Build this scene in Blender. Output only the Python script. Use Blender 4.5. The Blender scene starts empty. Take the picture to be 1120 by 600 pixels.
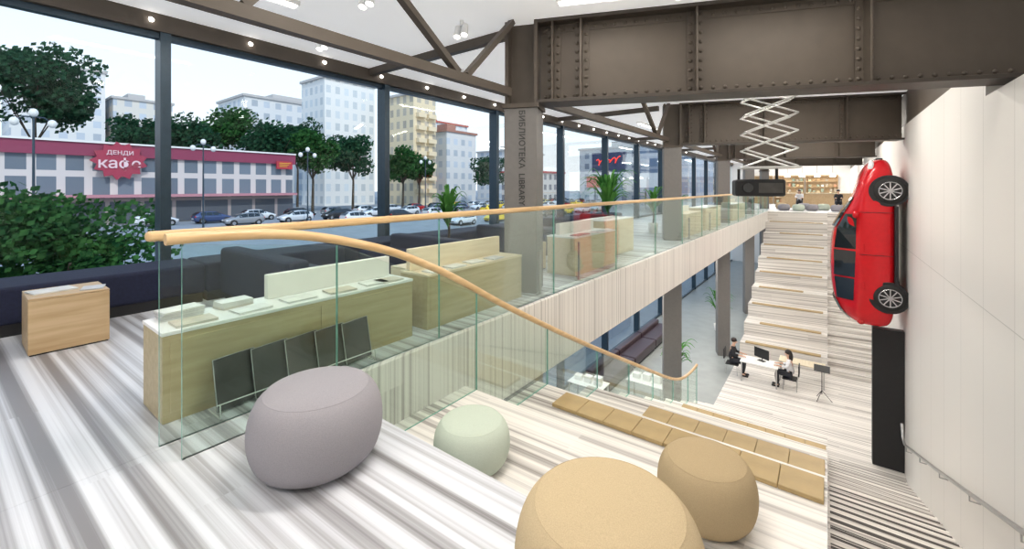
import bpy, math, random
from mathutils import Vector, Matrix
random.seed(11)
SC=bpy.context.scene
COL=SC.collection
try:
    SC.view_settings.view_transform='Standard'
    SC.view_settings.look='None'
    SC.view_settings.exposure=0.0
except Exception as e: print(e)

# ------------------------------------------------------------------ materials
def nt(name):
    m=bpy.data.materials.new(name); m.use_nodes=True
    t=m.node_tree; t.nodes.clear()
    o=t.nodes.new('ShaderNodeOutputMaterial')
    return m,t,o
def mat(name,col,rough=.5,metal=0,var=.08,scale=12,bump=0,bscale=None,emis=None,estr=1,spec=.5):
    m,t,o=nt(name); N=t.nodes.new; L=t.links.new
    b=N('ShaderNodeBsdfPrincipled'); L(b.outputs[0],o.inputs[0])
    b.inputs['Roughness'].default_value=rough; b.inputs['Metallic'].default_value=metal
    b.inputs['Specular IOR Level'].default_value=spec
    tc=N('ShaderNodeTexCoord'); n=N('ShaderNodeTexNoise'); n.inputs['Scale'].default_value=scale; n.inputs['Detail'].default_value=3
    L(tc.outputs['Object'],n.inputs['Vector'])
    r=N('ShaderNodeValToRGB'); r.color_ramp.elements[0].position=.3; r.color_ramp.elements[1].position=.7
    c=Vector(col[:3]); a=c*(1-var); d=c*(1+var)
    r.color_ramp.elements[0].color=(a[0],a[1],a[2],1); r.color_ramp.elements[1].color=(min(1,d[0]),min(1,d[1]),min(1,d[2]),1)
    L(n.outputs['Fac'],r.inputs['Fac']); L(r.outputs[0],b.inputs['Base Color'])
    if bump:
        n2=N('ShaderNodeTexNoise'); n2.inputs['Scale'].default_value=bscale or scale*5; n2.inputs['Detail'].default_value=2
        L(tc.outputs['Object'],n2.inputs['Vector'])
        bp=N('ShaderNodeBump'); bp.inputs['Strength'].default_value=bump; bp.inputs['Distance'].default_value=.01
        L(n2.outputs['Fac'],bp.inputs['Height']); L(bp.outputs[0],b.inputs['Normal'])
    if emis:
        b.inputs['Emission Color'].default_value=(*emis,1); b.inputs['Emission Strength'].default_value=estr
    return m
def math_node(t,op,a,b=None):
    n=t.nodes.new('ShaderNodeMath'); n.operation=op
    for i,v in enumerate((a,b)):
        if v is None: continue
        if isinstance(v,(int,float)): n.inputs[i].default_value=v
        else: t.links.new(v,n.inputs[i])
    return n.outputs[0]
def stripes(name,mode='floor',rough=.34,tint=(1,1,1),fy=8,plank=.24,stretch=.06,p=(.32,.42,.50,.60),clus=.30,det=3,dr=.55):
    m,t,o=nt(name); N=t.nodes.new; L=t.links.new
    b=N('ShaderNodeBsdfPrincipled'); L(b.outputs[0],o.inputs[0]); b.inputs['Roughness'].default_value=rough
    g=N('ShaderNodeNewGeometry'); s=N('ShaderNodeSeparateXYZ'); L(g.outputs['Position'],s.inputs[0])
    X,Y,Z=s.outputs
    if mode=='floor':
        A=math_node(t,'ADD',math_node(t,'ADD',Y,Z),math_node(t,'MULTIPLY',X,-.03)); B=X
    else:
        A=math_node(t,'ADD',Y,X); B=Z
    pid=math_node(t,'FLOOR',math_node(t,'DIVIDE',A,plank))
    wn=N('ShaderNodeTexWhiteNoise'); wn.noise_dimensions='1D'; L(pid,wn.inputs['W'])
    brd=math_node(t,'FLOOR',math_node(t,'DIVIDE',math_node(t,'ADD',B,math_node(t,'MULTIPLY',wn.outputs['Value'],7.0)),3.2 if mode=='floor' else 50.0))
    cv=N('ShaderNodeCombineXYZ'); L(math_node(t,'MULTIPLY',B,stretch),cv.inputs[0]); L(math_node(t,'MULTIPLY',A,fy),cv.inputs[1]); L(math_node(t,'MULTIPLY',brd,.12),cv.inputs[2])
    n=N('ShaderNodeTexNoise'); n.inputs['Scale'].default_value=1; n.inputs['Detail'].default_value=det; n.inputs['Roughness'].default_value=dr
    L(cv.outputs[0],n.inputs['Vector'])
    cv2=N('ShaderNodeCombineXYZ'); L(math_node(t,'MULTIPLY',B,.10),cv2.inputs[0]); L(math_node(t,'MULTIPLY',A,2.6),cv2.inputs[1]); L(math_node(t,'MULTIPLY',brd,.25),cv2.inputs[2])
    n2=N('ShaderNodeTexNoise'); n2.inputs['Scale'].default_value=1; n2.inputs['Detail'].default_value=1; L(cv2.outputs[0],n2.inputs['Vector'])
    f=math_node(t,'ADD',n.outputs['Fac'],math_node(t,'MULTIPLY',math_node(t,'SUBTRACT',n2.outputs['Fac'],.5),clus))
    r=N('ShaderNodeValToRGB'); cr=r.color_ramp
    cr.elements[0].position=p[0]; cr.elements[0].color=(.23*tint[0],.21*tint[1],.20*tint[2],1)
    e=cr.elements.new(p[1]); e.color=(.42*tint[0],.40*tint[1],.39*tint[2],1)
    e=cr.elements.new(p[2]); e.color=(.60*tint[0],.585*tint[1],.575*tint[2],1)
    cr.elements[-1].position=p[3]; cr.elements[-1].color=(.74*tint[0],.725*tint[1],.71*tint[2],1)
    L(f,r.inputs['Fac'])
    L(r.outputs[0],b.inputs['Base Color'])
    return m
def wood(name,c1,c2,rough=.45,ax=1):
    m,t,o=nt(name); N=t.nodes.new; L=t.links.new
    b=N('ShaderNodeBsdfPrincipled'); L(b.outputs[0],o.inputs[0]); b.inputs['Roughness'].default_value=rough
    tc=N('ShaderNodeTexCoord'); mp=N('ShaderNodeMapping'); L(tc.outputs['Object'],mp.inputs[0])
    sc=[14,14,14]; sc[ax]=1.2; mp.inputs['Scale'].default_value=sc
    n=N('ShaderNodeTexNoise'); n.inputs['Scale'].default_value=1.5; n.inputs['Detail'].default_value=5; L(mp.outputs[0],n.inputs['Vector'])
    r=N('ShaderNodeValToRGB'); r.color_ramp.elements[0].position=.3; r.color_ramp.elements[1].position=.7
    r.color_ramp.elements[0].color=(*c1,1); r.color_ramp.elements[1].color=(*c2,1)
    L(n.outputs['Fac'],r.inputs[0]); L(r.outputs[0],b.inputs['Base Color'])
    return m
def glassmat(name,tint,gl=.09,rough=.02,fres=.45):
    m,t,o=nt(name); N=t.nodes.new; L=t.links.new
    tr=N('ShaderNodeBsdfTransparent'); tr.inputs[0].default_value=(*tint,1)
    g=N('ShaderNodeBsdfGlossy'); g.inputs['Roughness'].default_value=rough; g.inputs[0].default_value=(.95,1,.98,1)
    fr=N('ShaderNodeLayerWeight'); fr.inputs['Blend'].default_value=.2
    n=N('ShaderNodeTexNoise'); n.inputs['Scale'].default_value=.7
    mx=N('ShaderNodeMixShader')
    f=math_node(t,'ADD',math_node(t,'MULTIPLY',fr.outputs['Fresnel'],fres),math_node(t,'MULTIPLY',n.outputs['Fac'],gl))
    f.node.use_clamp=True
    L(f,mx.inputs[0]); L(tr.outputs[0],mx.inputs[1]); L(g.outputs[0],mx.inputs[2]); L(mx.outputs[0],o.inputs[0])
    return m
def facade(name,wall,win,bw=2.6,rh=3.0,mort=.8,rough=.7):
    m,t,o=nt(name); N=t.nodes.new; L=t.links.new
    b=N('ShaderNodeBsdfPrincipled'); L(b.outputs[0],o.inputs[0]); b.inputs['Roughness'].default_value=rough
    g=N('ShaderNodeNewGeometry'); s=N('ShaderNodeSeparateXYZ'); L(g.outputs['Position'],s.inputs[0])
    cv=N('ShaderNodeCombineXYZ'); L(math_node(t,'ADD',s.outputs[0],s.outputs[1]),cv.inputs[0]); L(s.outputs[2],cv.inputs[1])
    br=N('ShaderNodeTexBrick'); br.offset=0; br.inputs['Scale'].default_value=1
    br.inputs['Brick Width'].default_value=bw; br.inputs['Row Height'].default_value=rh
    br.inputs['Mortar Size'].default_value=mort; br.inputs['Mortar Smooth'].default_value=0
    br.inputs['Color1'].default_value=(*win,1); br.inputs['Color2'].default_value=(win[0]*1.4,win[1]*1.4,win[2]*1.4,1); br.inputs['Mortar'].default_value=(*wall,1)
    L(cv.outputs[0],br.inputs['Vector']); L(br.outputs['Color'],b.inputs['Base Color'])
    return m
def leafmat(name,c1,c2):
    m,t,o=nt(name); N=t.nodes.new; L=t.links.new
    d=N('ShaderNodeBsdfDiffuse'); tl=N('ShaderNodeBsdfTranslucent'); mx=N('ShaderNodeMixShader'); mx.inputs[0].default_value=.3
    tc=N('ShaderNodeTexCoord'); n=N('ShaderNodeTexNoise'); n.inputs['Scale'].default_value=1.6; n.inputs['Detail'].default_value=4
    L(tc.outputs['Object'],n.inputs['Vector'])
    r=N('ShaderNodeValToRGB'); r.color_ramp.elements[0].position=.35; r.color_ramp.elements[1].position=.65
    r.color_ramp.elements[0].color=(*c1,1); r.color_ramp.elements[1].color=(*c2,1)
    L(n.outputs['Fac'],r.inputs[0]); L(r.outputs[0],d.inputs[0]); L(r.outputs[0],tl.inputs[0])
    L(d.outputs[0],mx.inputs[1]); L(tl.outputs[0],mx.inputs[2]); L(mx.outputs[0],o.inputs[0])
    return m

M={}
M['floor']=stripes('striped_floor',tint=(.94,.98,1.06),fy=13,p=(.32,.42,.49,.57),det=4,dr=.58)  # bluish tint puts the cool window light into the floor colour
M['fascia']=stripes('striped_fascia','fascia',.5,(1.07,1.05,1.01),24,.3,.03,(.20,.34,.44,.53),.2,3,.6)
M['tread']=stripes('striped_tread','floor',.4,(1.08,1.05,1.01),15,p=(.31,.41,.48,.56),det=4,dr=.58)
M['white']=mat('white_plaster',(.82,.81,.79),.6,var=.02)
M['ceil']=mat('ceiling_white_glow',(.86,.86,.86),.8,var=.02,emis=(1,.99,.97),estr=.36)  # white ceiling with an added even glow to brighten it, not a lamp
M['whitegloss']=mat('white_lacquer',(.85,.85,.84),.3,var=.02)
M['offwhite']=mat('off_white_panel',(.72,.71,.67),.5,var=.03)
M['steel']=mat('taupe_painted_steel',(.095,.077,.061),.55,.0,var=.06,scale=4,spec=.35)
M['steel2']=mat('taupe_steel_dark',(.058,.047,.038),.5,.0,var=.06,scale=4,spec=.35)
M['pillar']=mat('pillar_grey',(.165,.155,.147),.5,.0,var=.05)
M['mull']=mat('mullion_blue_grey',(.03,.055,.08),.35,.3,var=.08)
M['navy']=mat('navy_upholstery',(.010,.014,.042),.85,var=.2,scale=30,bump=.2,bscale=200)
M['black']=mat('black_matte',(.012,.012,.014),.5,var=.1)
M['plum']=mat('plum_brown_leather',(.05,.03,.04),.4,var=.1)
M['dgrey']=mat('dark_grey_cover',(.075,.07,.066),.6,var=.2,scale=8)
M['wood']=wood('oak_veneer',(.46,.31,.16),(.60,.44,.26))
M['olivew']=wood('olive_oak_veneer',(.42,.34,.19),(.54,.455,.275))
M['railw']=wood('rail_beech',(.58,.37,.17),(.74,.52,.28),.35)
M['woodl']=wood('light_birch',(.66,.56,.39),(.76,.67,.50))
M['cream']=wood('cream_veneer',(.60,.51,.35),(.70,.61,.44))
M['leather']=mat('tan_leather',(.42,.30,.14),.5,var=.08,scale=6,bump=.1)
M['steelb']=mat('brushed_steel',(.5,.5,.5),.3,.9,var=.05)
M['pane']=glassmat('window_pane',(.97,.99,1.0),.01,fres=.3)
M['rglass']=glassmat('balustrade_glass',(.94,.978,.957),.03,fres=.3)
M['gedge']=mat('glass_edge_green',(.22,.46,.38),.15,var=.2)
M['red']=mat('car_red',(.60,.008,.015),.18,.1,var=.05)
M['tyre']=mat('tyre_rubber',(.012,.012,.012),.7)
M['rim']=mat('alloy',(.55,.55,.57),.25,.9)
M['cglass']=mat('car_glass',(.012,.016,.02),.05,var=.1,spec=.8)
M['redl']=mat('lamp_red',(.5,.01,.01),.2)
M['headl']=mat('lamp_clear',(.8,.82,.85),.1)
M['asphalt']=mat('asphalt',(.26,.28,.31),.9,scale=1)
M['gfloor']=mat('ground_floor_grey',(.28,.30,.295),.4,scale=2)
M['leaf']=leafmat('tree_leaves',(.012,.055,.02),(.06,.17,.045))
M['leafd']=leafmat('tree_leaves_dark',(.012,.05,.03),(.045,.125,.06))
M['leafp']=leafmat('plant_leaves',(.03,.13,.03),(.14,.36,.08))
M['bark']=mat('bark',(.06,.045,.03),.9)
M['pot']=mat('pot_white',(.8,.79,.76),.4)
M['skin']=mat('skin',(.62,.38,.27),.5)
M['hair']=mat('dark_hair',(.02,.014,.012),.5)
M['shirtw']=mat('shirt_white',(.75,.75,.78),.8)
M['jeans']=mat('dark_trousers',(.02,.022,.03),.8)
M['shirtb']=mat('shirt_black',(.02,.02,.025),.8)
M['paper']=mat('paper',(.75,.75,.73),.6,var=.05,scale=3)
M['emit']=mat('lamp_diffuser',(1,1,1),.5,emis=(1,.95,.88),estr=7)
M['nosing']=mat('dark_nosing',(.07,.063,.058),.6)
M['nosing2']=mat('grey_nosing',(.30,.28,.26),.6)

# ------------------------------------------------------------------ mesh builder
class MB:
    def __init__(s): s.v=[];s.f=[];s.m=[];s.s=[]
    def add(s,vs,fs,mi=0,sm=False):
        o=len(s.v); s.v+= [tuple(v) for v in vs]
        for f in fs: s.f.append([i+o for i in f]); s.m.append(mi); s.s.append(sm)
        return s
    def box(s,x0,x1,y0,y1,z0,z1,mi=0,mt=None):
        vs=[Vector((x,y,z)) for z in (z0,z1) for y in (y0,y1) for x in (x0,x1)]
        if mt is not None: vs=[mt@v for v in vs]
        return s.add(vs,[(0,2,3,1),(4,5,7,6),(0,1,5,4),(2,6,7,3),(0,4,6,2),(1,3,7,5)],mi)
    def cyl(s,p0,p1,r0,r1=None,n=12,mi=0,sm=True):
        p0=Vector(p0);p1=Vector(p1); r1=r0 if r1 is None else r1
        d=(p1-p0).normalized(); a=d.orthogonal().normalized(); b=d.cross(a)
        vs=[];fs=[]
        for p,r in((p0,r0),(p1,r1)):
            for i in range(n):
                t=2*math.pi*i/n; vs.append(p+a*math.cos(t)*r+b*math.sin(t)*r)
        for i in range(n): j=(i+1)%n; fs.append((i,j,n+j,n+i))
        s.add(vs,fs,mi,sm); s.add(vs[:n],[tuple(range(n))[::-1]],mi); s.add(vs[n:],[tuple(range(n))],mi)
        return s
    def lathe(s,prof,c=(0,0,0),n=32,mi=0,sm=True):
        vs=[];fs=[]; c=Vector(c)
        for r,z in prof:
            for i in range(n):
                t=2*math.pi*i/n; vs.append(c+Vector((r*math.cos(t),r*math.sin(t),z)))
        for k in range(len(prof)-1):
            for i in range(n):
                j=(i+1)%n; fs.append((k*n+i,k*n+j,(k+1)*n+j,(k+1)*n+i))
        s.add(vs,fs,mi,sm); s.add(vs[:n],[tuple(range(n))[::-1]],mi,sm); s.add(vs[-n:],[tuple(range(n))],mi,sm)
        return s
    def tube(s,pts,r,n=10,mi=0):
        pts=[Vector(p) for p in pts]; vs=[];fs=[]; a=None
        for k,p in enumerate(pts):
            d=(pts[min(k+1,len(pts)-1)]-pts[max(k-1,0)]).normalized()
            if a is None: a=d.orthogonal().normalized()
            a=(a-d*a.dot(d)).normalized(); b=d.cross(a)
            rr=r[k] if isinstance(r,(list,tuple)) else r
            for i in range(n):
                t=2*math.pi*i/n; vs.append(p+a*math.cos(t)*rr+b*math.sin(t)*rr)
        for k in range(len(pts)-1):
            for i in range(n):
                j=(i+1)%n; fs.append((k*n+i,k*n+j,(k+1)*n+j,(k+1)*n+i))
        s.add(vs,fs,mi,True); s.add(vs[:n],[tuple(range(n))[::-1]],mi); s.add(vs[-n:],[tuple(range(n))],mi)
        return s
    def ell(s,c,rx,ry,rz,nu=14,nv=9,mi=0):
        vs=[];fs=[];c=Vector(c)
        for k in range(nv+1):
            ph=-math.pi/2+math.pi*k/nv
            for i in range(nu):
                t=2*math.pi*i/nu; vs.append(c+Vector((rx*math.cos(ph)*math.cos(t),ry*math.cos(ph)*math.sin(t),rz*math.sin(ph))))
        for k in range(nv):
            for i in range(nu):
                j=(i+1)%nu; fs.append((k*nu+i,k*nu+j,(k+1)*nu+j,(k+1)*nu+i))
        return s.add(vs,fs,mi,True)
    def obj(s,name,mats,parent=None,bevel=0,sub=0,loc=None,rotz=0,label=None,cat=None,kind=None,group=None):
        me=bpy.data.meshes.new(name); me.from_pydata(s.v,[],s.f)
        if not isinstance(mats,(list,tuple)): mats=[mats]
        for m in mats: me.materials.append(m)
        for i,p in enumerate(me.polygons): p.material_index=s.m[i]; p.use_smooth=s.s[i]
        me.update()
        o=bpy.data.objects.new(name,me); COL.objects.link(o)
        if parent is not None: o.parent=parent
        if loc is not None: o.location=loc
        if rotz: o.rotation_euler=(0,0,rotz)
        if bevel:
            b=o.modifiers.new('bevel','BEVEL'); b.width=bevel; b.segments=3; b.limit_method='ANGLE'
        if sub:
            b=o.modifiers.new('sub','SUBSURF'); b.levels=sub; b.render_levels=sub
        if label: o['label']=label
        if cat: o['category']=cat
        if kind: o['kind']=kind
        if group: o['group']=group
        return o
def box(name,b,m,**k): return MB().box(*b).obj(name,m,**k)
def empty(name,loc,label,cat,rotz=0,group=None,rot=None):
    e=bpy.data.objects.new(name,None); e.empty_display_size=.1; COL.objects.link(e); e.location=loc
    e.rotation_euler=rot if rot else (0,0,rotz)
    e['label']=label; e['category']=cat
    if group: e['group']=group
    return e
def dup(o,loc=None,rotz=None,parent=None,label=None):
    c=o.copy(); COL.objects.link(c)
    if parent is not None: c.parent=parent
    for ch in list(o.children): dup(ch,parent=c)
    if loc is not None: c.location=loc
    if rotz is not None: c.rotation_euler=(0,0,rotz)
    if label: c['label']=label
    return c
def text(name,body,mt,width,m,parent=None,extrude=.01,bold=0,**k):
    cu=bpy.data.curves.new(name,'FONT'); cu.body=body; cu.size=1; cu.align_x='CENTER'; cu.align_y='CENTER'
    cu.extrude=.03; cu.offset=bold
    ob=bpy.data.objects.new('tmp',cu); COL.objects.link(ob)
    bpy.context.view_layer.update()
    dg=bpy.context.evaluated_depsgraph_get()
    me=bpy.data.meshes.new_from_object(ob.evaluated_get(dg)); COL.objects.unlink(ob); bpy.data.objects.remove(ob)
    xs=[v.co.x for v in me.vertices]; w=max(xs)-min(xs) if xs else 1
    cx=(max(xs)+min(xs))/2; sc=width/w
    for v in me.vertices: v.co=Vector(((v.co.x-cx)*sc,v.co.y*sc,extrude*(v.co.z/.06+.5)))
    me.name=name; me.materials.clear(); me.materials.append(m)
    o=bpy.data.objects.new(name,me); COL.objects.link(o)
    if parent is not None: o.parent=parent
    o.matrix_local=mt
    for a,b in k.items(): o[a]=b
    return o
def empty_part(name,parent,loc):
    e=bpy.data.objects.new(name,None); e.empty_display_size=.1; COL.objects.link(e); e.parent=parent; e.location=loc; return e

# ------------------------------------------------------------------ camera, world, sun
cam=bpy.data.cameras.new('camera'); co=bpy.data.objects.new('camera',cam); COL.objects.link(co)
co.location=(0,0,1.5); co.rotation_euler=(math.radians(90),0,math.atan2(.6,.8))
cam.sensor_width=36; cam.lens=460/1120*36; cam.shift_y=-95/1120; cam.clip_start=.05; cam.clip_end=2000
SC.camera=co
w=bpy.data.worlds.new('world'); SC.world=w; w.use_nodes=True; t=w.node_tree; t.nodes.clear()
wo=t.nodes.new('ShaderNodeOutputWorld'); bg=t.nodes.new('ShaderNodeBackground'); t.links.new(bg.outputs[0],wo.inputs[0])
tc=t.nodes.new('ShaderNodeTexCoord'); sp=t.nodes.new('ShaderNodeSeparateXYZ'); t.links.new(tc.outputs['Generated'],sp.inputs[0])
rp=t.nodes.new('ShaderNodeValToRGB'); t.links.new(sp.outputs[2],rp.inputs[0])
rp.color_ramp.elements[0].position=0; rp.color_ramp.elements[0].color=(.97,.99,1,1)
rp.color_ramp.elements[1].position=.6; rp.color_ramp.elements[1].color=(.36,.62,.98,1)
e=rp.color_ramp.elements.new(.25); e.color=(.80,.91,1,1)
t.links.new(rp.outputs[0],bg.inputs[0]); bg.inputs[1].default_value=1.25
sl=bpy.data.lights.new('sun','SUN'); sl.energy=2.1; sl.angle=math.radians(3); sl.color=(1,.96,.88)
so=bpy.data.objects.new('sun',sl); COL.objects.link(so); so.rotation_euler=Vector((.75,-.25,.75)).to_track_quat('Z','Y').to_euler()
def area(loc,sx,sy,e,col=(1,.94,.85),rot=(0,0,0)):
    l=bpy.data.lights.new('area_light','AREA'); l.shape='RECTANGLE'; l.size=sx; l.size_y=sy; l.energy=e*.80; l.color=col
    o=bpy.data.objects.new('area_light',l); COL.objects.link(o); o.location=loc; o.rotation_euler=rot

CEIL=3.9; GZ=-5.65; FX=-3.0; WX=1.55; WINX=-7.5
# ------------------------------------------------------------------ shell
box('floor',(WINX,FX-.062,-4,46,-.12,0),M['floor'],kind='structure')
box('floor.001',(FX-.06,-.001,-4,1.68,-.12,0.0),M['floor'],kind='structure')
box('floor.002',(0,WX,-4,-.77,-.12,0),M['floor'],kind='structure')
box('floor.003',(FX-.06,WX,32.002,46,-.12,0),M['floor'],kind='structure')
box('floor.004',(WINX,FX,-4,46,GZ-.2,GZ),M['gfloor'],kind='structure')
box('floor.005',(FX,WX,13.9,20.2,GZ-.2,GZ),M['tread'],kind='structure')
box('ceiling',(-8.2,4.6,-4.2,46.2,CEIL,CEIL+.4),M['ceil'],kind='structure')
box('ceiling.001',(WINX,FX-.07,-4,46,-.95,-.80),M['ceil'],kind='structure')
box('trim_1',(FX-.06,FX,1.682,32,-.95,0.008),M['fascia'],kind='structure')
m,t,o=nt('wall_panels'); b=t.nodes.new('ShaderNodeBsdfPrincipled'); t.links.new(b.outputs[0],o.inputs[0]); b.inputs['Roughness'].default_value=.5
g=t.nodes.new('ShaderNodeNewGeometry'); s=t.nodes.new('ShaderNodeSeparateXYZ'); t.links.new(g.outputs['Position'],s.inputs[0])
cv=t.nodes.new('ShaderNodeCombineXYZ'); t.links.new(s.outputs[1],cv.inputs[0]); t.links.new(s.outputs[2],cv.inputs[1])
br=t.nodes.new('ShaderNodeTexBrick'); br.offset=0; br.inputs['Scale'].default_value=1; br.inputs['Brick Width'].default_value=1.1; br.inputs['Row Height'].default_value=14
br.inputs['Mortar Size'].default_value=.006; br.inputs['Color1'].default_value=(.77,.745,.715,1); br.inputs['Color2'].default_value=(.755,.725,.69,1); br.inputs['Mortar'].default_value=(.52,.50,.47,1)
t.links.new(cv.outputs[0],br.inputs['Vector']); t.links.new(br.outputs['Color'],b.inputs['Base Color'])
M['wallpanel']=m
WT=3.06
box('wall_right',(WX,4.2,-4,7.6,GZ-.2,2.62),M['wallpanel'],kind='structure')
box('wall_right.001',(WX,4.2,7.6,46,GZ-.2,WT),M['wallpanel'],kind='structure')
box('wall_right.002',(4.2,4.5,-4,46,GZ,CEIL),M['white'],kind='structure')
box('trim_4',(WX+.03,4.2,8.2,46,WT,CEIL),M['steel'],kind='structure')
box('wall_near',(-8,4.5,-4.3,-4,GZ,CEIL),M['white'],kind='structure')
box('wall_far',(-8,4.5,46,46.3,GZ,CEIL),M['white'],kind='structure')
box('trim_2',(WINX-.25,WINX+.12,-4,46,3.66,CEIL),M['steel'],kind='structure')
box('trim_3',(WINX-.25,WINX-.001,-4,46,-.95,.02),M['mull'],kind='structure')
ys=[-1.9+3.7*i for i in range(13)]
for i,y in enumerate(ys):
    fr=MB()
    fr.box(WINX-.16,WINX+.1,y-.06,y+.06,0,3.66)
    fr.box(WINX-.08,WINX+.04,y+.06,y+3.64,.02,.1); fr.box(WINX-.08,WINX+.04,y+.06,y+3.64,3.58,3.66)
    fr.box(WINX-.16,WINX+.1,y-.06,y+.06,GZ,-.95)
    fr.box(WINX-.08,WINX+.04,y+.06,y+3.64,GZ,GZ+.1)
    f=fr.obj('window_%d'%(i+1),M['mull'],kind='structure')
    MB().box(WINX-.03,WINX-.02,y+.06,y+3.64,.1,3.58).obj('pane',M['pane'],parent=f)
    MB().box(WINX-.03,WINX-.02,y+.06,y+3.64,GZ+.1,-.95).obj('pane',M['pane'],parent=f)

# ------------------------------------------------------------------ near tiers
tiers=[(1.68,-.55),(3.2,-1.0),(4.55,-1.6),(6.0,-2.2),(7.3,-2.8),(8.6,-3.4),(10.0,-3.95),(11.3,-4.5),(12.6,-5.1)]
ends=[t[0] for t in tiers[1:]]+[13.9]
def tierthing(name,lab,y0,y1,z,x0=FX+.001,x1=-.001,zb=GZ,grp='descending amphitheatre tiers'):
    return box(name,(x0,x1,y0+.001,y1-.001,zb,z),M['tread'],label=lab,cat='steps',group=grp)
for (y,z),e in zip(tiers,ends):
    tierthing('seating_tier','white and grey streaked amphitheatre tier stepping down',y,e,z,zb=max(z-.75,GZ))
def pad_row(y0,y1,z,x0,x1,n,grp,h=.04):
    wd=(x1-x0)/n
    base=None
    for i in range(n):
        loc=(x0+wd*(i+.5),(y0+y1)/2,z)
        if base is None:
            base=MB().box(-wd/2+.0015,wd/2-.0015,-(y1-y0)/2,(y1-y0)/2,0,h).obj('seat_pad',M['leather'],bevel=.008,loc=loc,label='tan leather seat pad on an amphitheatre tier',cat='cushion',group=grp)
        else: dup(base,loc)
pad_row(4.12,4.45,-1.0,-2.52,-.02,8,'leather pads on the upper tier')
pad_row(5.55,5.9,-1.6,-2.0,-.02,6,'leather pads on the next tier')
pad_row(9.35,9.9,-3.4,-2.6,-.02,8,'leather pads on the lower tier')
def stair(y0,z0,y1,z1,n,x0,x1,lab):
    b=MB(); dy=(y1-y0)/n; dz=(z1-z0)/n
    for i in range(n):
        za=z0+dz*(i+1); ya=y0+dy*i
        b.box(x0,x1,ya,ya+dy,max(za-.5,GZ-.1),za,0)
        mi=1 if (dz<0 and ya<9.6) else 2
        wn=.04 if mi==1 else .025
        ny=ya+dy-wn if dz<0 else ya
        b.box(x0+.03,x1-.03,ny,ny+wn,za,za+.004,mi)
        if mi==1: b.box(x0+.03,x1-.03,ny-.12,ny-.10,za,za+.004,mi)
    return b.obj('staircase',[M['tread'],M['nosing'],M['nosing2']],label=lab,cat='stairs')
stair(-.77,0,13.9,GZ,34,0.001,WX-.001,'pale striped narrow staircase with dark nosings beside the white wall')
NT=10
for i in range(NT):
    y=20.2+i*(11.8/NT); z=GZ+(i+1)*(5.65/NT)
    tierthing('seating_tier','white amphitheatre tier rising to the upper library floor',y,y+11.8/NT,z if i<NT-1 else -.001,zb=max(z-1.1,GZ),grp='rising amphitheatre tiers')
for i in range(NT-1):
    y=20.2+i*(11.8/NT); z=GZ+(i+1)*(5.65/NT)
    hl=[1.3,1.1,1.35,.9,1.3,1.2,1.35,1.0,1.3][i]; cx=[-1.5,-1.3,-1.5,-1.8,-1.5,-1.4,-1.5,-1.2,-1.5][i]
    MB().box(-hl,hl,-.12,.12,0,.045).obj('seat_pad',M['leather'],bevel=.012,loc=(cx,y+.15,z),label='long narrow tan seat pad on a rising tier',cat='cushion',group='seat pads on the rising tiers')
stair(20.2,GZ,32,0,32,0.001,WX-.001,'white staircase climbing beside the wall to the upper floor')

# ------------------------------------------------------------------ balustrades
def glass_panels(x,segs,grp,lab,th=.016):
    for a in segs:
        y0,zb0,zt0,y1,zb1,zt1=a
        b=MB(); y0+=.003; y1-=.003
        P=[(y0,zb0),(y1,zb1),(y1,zt1),(y0,zt0)]
        vs=[(x-th/2,y,z) for y,z in P]+[(x+th/2,y,z) for y,z in P]
        b.add(vs,[(3,2,1,0),(4,5,6,7)],0); b.add(vs,[(0,1,5,4),(1,2,6,5),(2,3,7,6),(3,0,4,7)],1)
        b.obj('glass_panel',[M['rglass'],M['gedge']],label=lab,cat='glass railing',group=grp)
RB=1.22
sB=[]; y=.72
while y<31.5:
    y2=min(y+2.2,32); sB.append((y,.0,RB-.032,y2,.0,RB-.032)); y=y2
glass_panels(FX-.1,sB,'glass panels along the gallery edge','clear green-edged glass balustrade panel on the gallery edge')
MB().box(-.03,.03,.66,32,RB-.03,RB+.03).obj('handrail',M['railw'],bevel=.022,loc=(FX-.1,0,0),label='long straight pale beech handrail above gallery glass',cat='handrail')
railA=[(.69,1.22),(.9,1.22),(1.25,1.20),(1.6,1.14),(2.09,1.0),(2.5,.83),(2.92,.62),(3.8,.13),(5.6,-.80),(7.86,-1.90),(9.6,-2.74),(10.5,-3.10),(11.2,-3.26),(11.8,-3.32),(12.2,-3.33)]
def zr(y):
    for (a,za),(b,zb) in zip(railA,railA[1:]):
        if a<=y<=b: return za+(zb-za)*(y-a)/(b-a)
    return railA[0][1] if y<1 else railA[-1][1]
pts=[]
for i in range(len(railA)-1):
    p0=railA[max(i-1,0)];p1=railA[i];p2=railA[i+1];p3=railA[min(i+2,len(railA)-1)]
    for k in range(6):
        u=k/6
        f=lambda j:.5*((2*p1[j])+(-p0[j]+p2[j])*u+(2*p0[j]-5*p1[j]+4*p2[j]-p3[j])*u*u+(-p0[j]+3*p1[j]-3*p2[j]+p3[j])*u**3)
        pts.append((FX+.15,f(0),f(1)))
pts.append((FX+.15,)+railA[-1])
MB().tube(pts,.033,12).obj('handrail',M['railw'],label='curved beech handrail descending beside the tiers',cat='handrail')
def tz(y):
    z=0
    for a,b in tiers:
        if y>=a: z=b
    return z
sA=[(.76,0,zr(.76)-.035,1.68,0,zr(1.68)-.035)]
cuts=[1.68,3.2,4.55,6.0,7.3,8.6,10.0,11.3,12.2]
for y,y2 in zip(cuts,cuts[1:]):
    sA.append((y,tz(y+.01)+.002,zr(y)-.035,y2,tz(y+.01)+.002,zr(y2)-.035))
glass_panels(FX+.15,sA,'glass panels descending beside the tiers','green-edged glass balustrade panel descending beside the tiers')
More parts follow.
